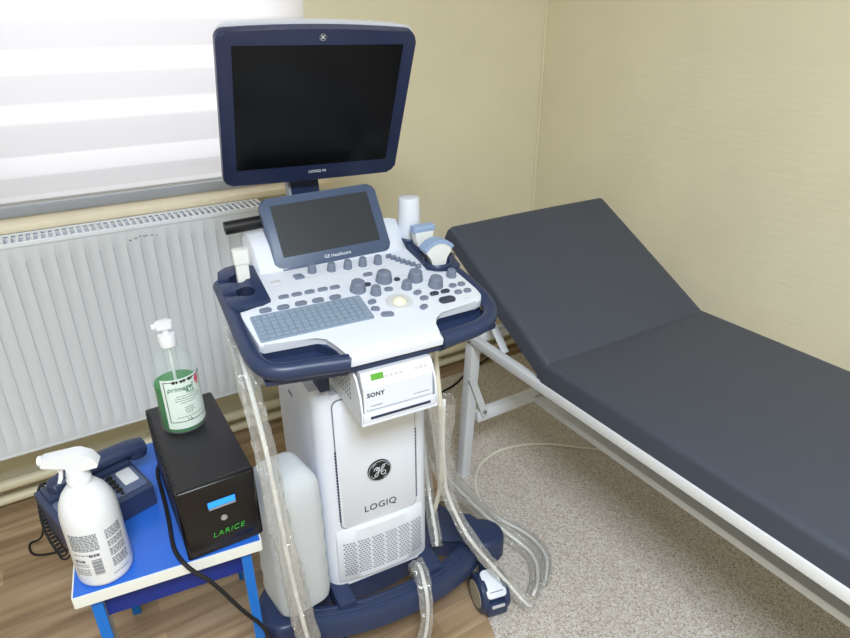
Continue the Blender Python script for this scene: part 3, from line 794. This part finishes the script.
lead([at(-.268, .17, .86), at(-.274, .04, .80), at(-.268, .0, .68), at(-.266, -.02, .55), at(-.260, -.02, .42), at(-.250, -.02, .28), at(-.24, -.02, .18), at(-.225, -.03, .05), at(-.21, -.06, .014)],
     lambda s_: .017+.009*s_, 'probe cable in clear plastic hanging from the left side of the console', off=(0, -.004, 0))
lead([at(.145, .08, .63), at(.147, .09, .50), at(.160, .10, .40), at(.166, .105, .34), at(.185, .06, .26), at(.205, .03, .212), at(.262, .0, .12), at(.318, -.06, .03), at(.335, -.055, .016)],
     lambda s_: .026-.013*min(1, s_/.5), 'probe cable in clear plastic running over the right end of the navy base', kink=.4)
lead([at(.17, .16, .52), at(.185, .16, .40), at(.20, .16, .33), at(.27, .20, .22), at(.36, .20, .09), at(.425, .14, .025), at(.44, .07, .022), at(.40, .0, .022), at(.355, -.035, .022)],
     .018, 'plastic-wrapped probe cable making the inner loop on the speckled floor', kink=.4)
lead([at(.165, .20, .60), at(.175, .205, .48), at(.21, .22, .34), at(.30, .25, .18), at(.42, .24, .03), at(.475, .15, .02), at(.475, .06, .02), at(.425, .0, .02), at(.40, -.02, .02)],
     .013, 'plastic-wrapped probe cable making the outer loop on the speckled floor', kink=.4)
lead([at(.152, .205, .50), at(.15, .17, .30), at(.145, .115, .20), at(.138, .10, .177)],
     .012, 'short plastic-wrapped cable dropping beside the right side of the machine body', kink=.35)
lead([at(.075, .088, .11), at(.068, .08, .165), at(.064, .055, .196), at(.058, .025, .192), at(.052, -.01, .17), at(.046, -.03, .12), at(.03, -.045, .06), at(.0, -.055, .02), at(-.04, -.09, .018)],
     .014, 'plastic-wrapped cable looped over the navy foot bar in front of the body', kink=.35)
o = B().tube([at(.128, .10, .82), at(.13, .09, .72), at(.138, .085, .62), at(.15, .10, .5), at(.158, .11, .36), at(.16, .2, .12), at(.2, .3, .02), at(.3, .42, .009), at(.35, .40, .006)], .006, 8, smooth=2).build('power_cord', 'cord')
tag(o, 'cream cord hanging beside the right of the printer down to the floor', 'cord')
o = B().tube([(.955, 1.24, .0075), (.981, 1.301, .0075), (1.03, 1.36, .0075), (1.07, 1.388, .0075), (1.175, 1.417, .0075), (1.32, 1.368, .0075), (1.47, 1.22, .0075), (1.62, 1.12, .0075)], .0042, 8, smooth=2).build('floor_cord', 'cord')
tag(o, 'thin beige cord lying on the speckled floor under the couch', 'cord')
o = B().tube([(1.05, 1.78, .0075), (1.15, 1.82, .0075), (1.2, 1.845, .0075), (1.28, 1.86, .0075), (1.40, 1.93, .0075), (1.55, 1.97, .012)], .0042, 8, smooth=2).build('floor_cord', 'rubber')
tag(o, 'thin black cord on the floor behind the couch leg', 'cord')

# ------------------------------------------------------------------ small blue table
TT = .478; ty = R(-7.1)
tb_ = thing('side_table', 'small blue topped table with white edge in the left foreground', 'table', (-.130, .997, 0), ty)
W_, D_ = .335, .43
B().box((.003, .003, TT-.004), (W_-.003, D_-.003, TT), .0).build('table_top', 'bluetop', tb_, smooth=False)
B().prism(rrect(0, 0, W_, D_, .004), TT-.026, TT-.002, bev=.002).build('edge_band', 'lipwhite', tb_)
for x in (.022, W_-.042):
    for y in (.018, D_-.05):
        lg = B().box((x, y, .0), (x+.019, y+.006, TT-.026)).build('leg', 'blueleg', tb_, smooth=False)
        B().box((x, y+.006, .0), (x+.019, y+.036, TT-.026)).build('leg_core', 'tableside', lg, smooth=False)
B().box((.041, .035, TT-.10), (W_-.042, .043, TT-.026)).build('apron', 'blueapron', tb_, smooth=False)
B().box((.041, D_-.055, TT-.10), (W_-.042, D_-.047, TT-.026)).build('apron', 'blueapron', tb_, smooth=False)

# ------------------------------------------------------------------ UPS
up = thing('ups_unit', 'black box shaped power backup unit with blue display on the table', 'power unit', (.1395, .962, TT+.003), R(-.5))
hw = .0705; dp = .318; hh = .164
B().box((-hw, .012, 0), (hw, dp, hh), .004).build('casing', 'upsblack', up)
q = B().prism([(-hw, .0), (hw, .0), (hw, .014), (-hw, .014)], 0, hh+.001)
q.bm.free(); q = B().box((-hw-.001, -.001, 0), (hw+.001, .016, hh+.001), .006, 3)
for v in q.bm.verts:
    if v.co.y < .008: v.co.y += .014*(1-v.co.z/hh); v.co.x *= 1-.05*(1-v.co.z/hh)
q.build('front_face', 'upsfront', up)
UM = basis((0, .0055, hh*.5), (1, 0, 0), (0, -.0135/hh, 1))
B().box((-.022, .022, 0), (.030, .043, .0016), .001, 1, mt=UM).build('bezel', 'black', up)
B().box((-.021, .028, .001), (.029, .042, .0024), mt=UM).build('display', 'lcdblue', up, label='blue backlit display')
B().box((-.020, .0225, .001), (.029, .0265, .0022), mt=UM).build('display_sill', 'greybar', up)
B().lathe([(0, 0), (.0062, 0), (.0058, .0025), (0, .003)], seg=20, mt=UM @ Matrix.Translation((.004, -.006, .0006))).build('power_button', 'silver', up)
text('lettering', 'LARICE', .0175, UM @ Matrix.Translation((.008, -.042, .0012)) @ Matrix.Rotation(R(2), 4, 'Z'), 'ledgreen', up, spacing=1.1, shear=.25, bold=-.0003)
q = B()
for i in range(22): q.box((-hw-.0008, .03+i*.0125, hh-.03), (-hw+.0065, .036+i*.0125, hh+.0006))
q.build('side_vents', 'printblack', up, smooth=False)
q = B()
for i in range(22): q.box((hw-.003, .03+i*.0125, hh-.03), (hw+.0008, .036+i*.0125, hh-.012))
q.build('side_vents', 'printblack', up, smooth=False)
o = B().tube([(.12, 1.31, .50), (.085, 1.305, .4845), (.066, 1.285, .4835), (.0635, 1.2, .4835), (.058, 1.10, .4835), (.050, 1.03, .4835), (.052, .995, .4845), (.060, .965, .484), (.070, .955, .470), (.098, .94, .44), (.142, .935, .335), (.178, .942, .262), (.196, .935, .17), (.21, .925, .06), (.24, .93, .007), (.33, .95, .006), (.45, 1.12, .006)], .0042, 10, smooth=2).build('mains_cable', 'rubber')
tag(o, 'black mains cable draped over the blue table edge beside the power unit', 'cable')

# ------------------------------------------------------------------ gel bottle on the UPS
gz = TT+.003+hh+.0015
gb = thing('gel_bottle', 'clear pump bottle of green gel with a printed label on the black power unit', 'bottle', (.134, 1.183, gz), R(-4))
gb.scale = (1, 1, 1.04)
gr_ = .0435
B().lathe([(0, 0), (gr_-.004, 0), (gr_, .004), (gr_, .125), (gr_-.003, .142), (gr_-.012, .158), (gr_-.024, .168), (.0155, .174), (.0135, .178), (.0135, .186)], seg=40).build('shell', 'gelclear', gb)
B().lathe([(0, .002), (gr_-.005, .002), (gr_-.002, .006), (gr_-.002, .099), (0, .099)], seg=36).build('gel', 'gelgreen', gb, label='green gel inside')
pm = B().lathe([(0, .176), (.0165, .176), (.0168, .197), (.0155, .199), (.007, .2), (.007, .212), (0, .213)], seg=28)
pm.build('pump_collar', 'bottlewhite', gb)
q = B().prism(rrect(-.017, -.010, .014, .010, .006), .211, .225, bev=.004)
q.box((-.025, -.006, .213), (-.012, .006, .222), .003)
q.build('pump_head', 'bottlewhite', gb)
B().tube([(0, 0, .01), (0, 0, .18)], .003, 8).build('dip_tube', 'probewhite', gb)
def wrap(r_, a0, a1, z0, z1, off=.0006, n=24):
    q = B(); lo = []; hi = []
    for i in range(n+1):
        a = R(a0+(a1-a0)*i/n); c = ((r_+off)*math.cos(a), (r_+off)*math.sin(a))
        lo.append(q.bm.verts.new((*c, z0))); hi.append(q.bm.verts.new((*c, z1)))
    for i in range(n): q.bm.faces.new((lo[i], lo[i+1], hi[i+1], hi[i]))
    return q
def wrapped_text(name, s, size, r_, adeg, z, m, parent, **k):
    o_ = text(name, s, size, Matrix.Identity(4), m, parent, **k)
    for v in o_.data.vertices:
        a = R(adeg)+v.co.x/r_; rr = r_+.001+v.co.z
        v.co = (rr*math.cos(a), rr*math.sin(a), z+v.co.y)
    return o_
def lines(q, r_, a0, a1, z, h, gap=0, off=.0009):
    """one printed line broken into word lengths"""
    a = a0
    while a < a1:
        wd = random.uniform(3, 9); e_ = min(a+wd, a1)
        n = max(1, int((e_-a)/4)); P0 = None
        for i in range(n+1):
            b_ = R(a+(e_-a)*i/n); c = ((r_+off)*math.cos(b_), (r_+off)*math.sin(b_))
            v0, v1 = q.bm.verts.new((*c, z)), q.bm.verts.new((*c, z+h))
            if P0: q.bm.faces.new((P0[0], v0, v1, P0[1]))
            P0 = (v0, v1)
        a = e_+1.6
LA0, LA1 = -134, -4
lab = wrap(gr_, LA0, LA1, .013, .122).build('label', 'label', gb)
q = B()
for a in (LA0+7, LA1-6):
    q.bm.faces  # frame line of the label
for z in (.028, .116):
    f_ = wrap(gr_, LA0+8, LA1-6, z, z+.0014, .0009)
    me = bpy.data.meshes.new('t'); f_.bm.to_mesh(me); f_.bm.free(); q.bm.from_mesh(me); bpy.data.meshes.remove(me)
f_ = wrap(gr_, LA0+8, LA0+10, .028, .117, .0009, 2)
me = bpy.data.meshes.new('t'); f_.bm.to_mesh(me); f_.bm.free(); q.bm.from_mesh(me); bpy.data.meshes.remove(me)
for a in (-104, -84, -64): lines(q, gr_, a, a+14, .113, .006)
q.build('label_frame', 'printblack', gb, smooth=False)
wrapped_text('lettering', 'primagel', .0145, gr_, -86, .101, 'printgreen', gb, shear=.2)
wrapped_text('lettering', 'PLUS', .008, gr_, -62, .091, 'printgreen', gb)
q = B()
for z, a0, a1 in ((.084, -112, -54), (.079, -116, -48), (.074, -116, -48), (.069, -104, -60), (.058, -96, -72), (.054, -96, -74), (.050, -96, -70), (.046, -94, -76), (.038, -118, -46)): lines(q, gr_, a0+12, a1+12, z, .0014)
q.build('label_print', 'print', gb, smooth=False)
wrapped_text('lettering', '1 L', .008, gr_, -76, .0325, 'printblack', gb)
q = B()
lines(q, gr_, -44, -28, .102, .012); lines(q, gr_, -40, -32, .096, .022)
q.build('label_cross', 'printred', gb, smooth=False)

# ------------------------------------------------------------------ spray bottle
sb = thing('spray_bottle', 'white trigger spray bottle with grey printed text on the blue table', 'bottle', (-.066, 1.042, TT), 0)
sr = .0475
B().lathe([(0, 0), (sr-.006, 0), (sr-.001, .004), (sr, .01), (sr, .135), (sr-.001, .150), (sr-.005, .168), (sr-.012, .184), (sr-.022, .197), (.0175, .206), (.0165, .212)], seg=44).build('shell', 'bottlewhite', sb, ang=60)
q = B().lathe([(.016, .203), (.0195, .204), (.0195, .216), (.0180, .218), (.0180, .226), (.0150, .236), (0, .236)], seg=28)
q.build('collar', 'bottlewhite', sb)
dirn = Vector((-1, .30, 0)).normalized(); HMx = basis((0, 0, -.004), dirn, (0, 0, 1)) @ Matrix.Translation((-.004, .05, 0)) @ Matrix.Diagonal((.80, .80, .9, 1))
q = B().prism([(-.044, .246), (-.040, .238), (-.010, .234), (.018, .234), (.020, .246), (.062, .256), (.064, .259), (.063, .272), (.058, .274), (.0, .280), (-.012, .279), (-.034, .266)], -.015, .015, mt=HMx, bev=.006, seg=3)
q.build('spray_head', 'bottlewhite', sb, ang=50)
B().prism([(.026, .246), (.040, .250), (.037, .232), (.042, .216), (.046, .206), (.040, .204), (.033, .216), (.030, .232)], -.006, .006, mt=HMx, bev=.002).build('trigger', 'bottlewhite', sb)
B().lathe([(0, 0), (.0105, 0), (.0105, .008), (0, .008)], seg=16, mt=HMx @ basis((.062, .265, 0), (0, 1, 0), (0, 0, 1))).build('nozzle', 'bottlewhite', sb)
q = B()
z = .122
while z > .085: lines(q, sr, -146, -88, z, .0019); z -= .0034
lines(q, sr, -146, -92, .078, .0014); lines(q, sr, -146, -122, .062, .005)
for z in (.056, .052, .044, .040, .036, .032): lines(q, sr, -150, -118, z, .0014)
z = .120
while z > .035:
    if not (.096 < z < .101 or .078 < z < .083 or .058 < z < .062): lines(q, sr, -72, -34, z, .0018)
    z -= .0036
lines(q, sr, -76, -40, .022, .0014)
q.build('printed_text', 'print', sb, smooth=False)
q = B()
for i in range(14):
    z = .032+i*.0026; f_ = wrap(sr, -110, -91, z, z+(.0016 if i % 3 else .0009), .0009, 4)
    me = bpy.data.meshes.new('t'); f_.bm.to_mesh(me); f_.bm.free(); q.bm.from_mesh(me); bpy.data.meshes.remove(me)
lines(q, sr, -112, -92, .074, .006)
q.build('barcode', 'print', sb, smooth=False)

# ------------------------------------------------------------------ telephone
py = R(17)
ph = thing('desk_telephone', 'navy desk telephone on the blue table behind the spray bottle', 'telephone', (-.118, 1.122, TT+.003), py)
ph.location = (-.122, 1.12, TT+.002)
WP, DPH = .178, .138
q = B().prism([(0, 0), (DPH, 0), (DPH, .064), (.085, .060), (.004, .052), (0, .046)], 0, WP, mt=Matrix(((0, 0, 1, 0), (1, 0, 0, 0), (0, 1, 0, 0), (0, 0, 0, 1))))
pb = q.build('phone_body', 'phone', ph, ang=20)
PT = basis((0, .004, .0522), (1, 0, 0), (0, .081, .008))
B().prism(rrect(.012, .004, WP-.006, .076, .006), 0, .002, mt=PT, bev=.001).build('face_plate', 'phonelt', ph)
B().prism(rrect(.136, .026, .165, .073, .003), .001, .0035, mt=PT, bev=.001).build('number_card', 'lcdpale', ph, label='white number card window')
for i in range(3):
    for j in range(4): B().prism(rrect(.080+i*.017, .016+j*.015, .093+i*.017, .026+j*.015, .004), .001, .006, mt=PT, bev=.0015).build('phone_key', 'printblack', ph)
B().lathe([(0, 0), (.004, 0), (.0035, .003), (0, .0032)], seg=14, mt=PT @ Matrix.Translation((.122, .010, .001))).build('phone_key', 'printblack', ph)
B().box((.01, .086, .055), (WP-.002, DPH, .070), .006).build('cradle', 'phone', ph)
q = B()
hp_ = [Vector((.030, .110, .074)), Vector((.06, .110, .082)), Vector((.124, .110, .086)), Vector((.185, .110, .083)), Vector((.212, .110, .075))]
q.tube(hp_, .0225, 16, smooth=2, ry=.018)
hs_ = q.build('handset', 'phone', ph, ang=60)
B().lathe([(0, -.014), (.022, -.014), (.024, -.004), (.022, .012), (.012, .018), (0, .018)], (.042, .110, .073), 24).build('handset_cap', 'phone', hs_)
B().lathe([(0, -.014), (.022, -.014), (.024, -.004), (.022, .012), (.012, .018), (0, .018)], (.198, .110, .074), 24).build('handset_cap', 'phone', hs_)
cs = []
for i in range(150):
    t = i/149; a = t*2*math.pi*18
    base_ = Vector((-.148, 1.262, .54)).lerp(Vector((-.136, 1.165, .435)), t); base_.x -= .012*math.sin(math.pi*t)
    cs.append(base_+Vector((.0075*math.cos(a), .003*math.sin(a), .0075*math.sin(a))))
o = B().tube(cs, .0022, 6).build('coiled_cord', 'rubber')
tag(o, 'black coiled handset cord hanging off the left edge of the blue table', 'cord')
o = B().tube([(-.135, 1.33, .50), (-.150, 1.30, .53), (-.165, 1.33, .49), (-.19, 1.45, .3), (-.25, 1.75, .04), (-.285, 1.80, .006), (-.282, 1.75, .006), (-.26, 1.725, .006), (-.184, 1.706, .006), (-.05, 1.70, .006)], .0032, 8, smooth=2).build('telephone_cord', 'rubber')
tag(o, 'thin black telephone line looping on the wooden floor left of the table', 'cord')

# ------------------------------------------------------------------ light, sky, camera
def area(name, loc, rot, sx, sy, power, col):
    l = bpy.data.lights.new(name, 'AREA'); l.shape = 'RECTANGLE'; l.size = sx; l.size_y = sy; l.energy = power; l.color = col
    o = bpy.data.objects.new(name, l); o.location = loc; o.rotation_euler = rot; C.objects.link(o); return o
area('ceiling_lamp', (-.15, -.72, 2.55), (0, 0, 0), .8, .8, 101, (.81, .905, 1))
area('daylight', (-.22, YB+.6, 1.75), (R(-98), 0, 0), 2.3, 1.6, 23, (.97, .97, 1))
w = bpy.data.worlds.new('sky'); sc.world = w; w.use_nodes = True
w.node_tree.nodes['Background'].inputs['Color'].default_value = (.85, .92, 1, 1)
w.node_tree.nodes['Background'].inputs['Strength'].default_value = .6

cam = bpy.data.cameras.new('camera'); co_ = bpy.data.objects.new('camera', cam); C.objects.link(co_)
yaw, pit, rol = R(31.345), R(25.673), R(.416)
f = Vector((math.sin(yaw)*math.cos(pit), math.cos(yaw)*math.cos(pit), -math.sin(pit)))
r_ = Vector((math.cos(yaw), -math.sin(yaw), 0)); d = f.cross(r_)
r2 = r_*math.cos(rol)+d*math.sin(rol); d2 = d*math.cos(rol)-r_*math.sin(rol)
mw = Matrix(((r2.x, -d2.x, -f.x, 0), (r2.y, -d2.y, -f.y, 0), (r2.z, -d2.z, -f.z, 1.4), (0, 0, 0, 1)))
co_.matrix_world = mw
cam.sensor_fit = 'HORIZONTAL'; cam.sensor_width = 36; cam.lens = 625.86/850*36; cam.clip_start = .02
sc.camera = co_
sc.view_settings.view_transform = 'Standard'; sc.view_settings.look = 'None'; sc.view_settings.gamma = 1; sc.view_settings.use_curve_mapping = False
sc.view_settings.exposure = 0.0
sc.cycles.use_denoising = True
sc.cycles.max_bounces = 10; sc.cycles.transparent_max_bounces = 24; sc.cycles.sample_clamp_indirect = 6
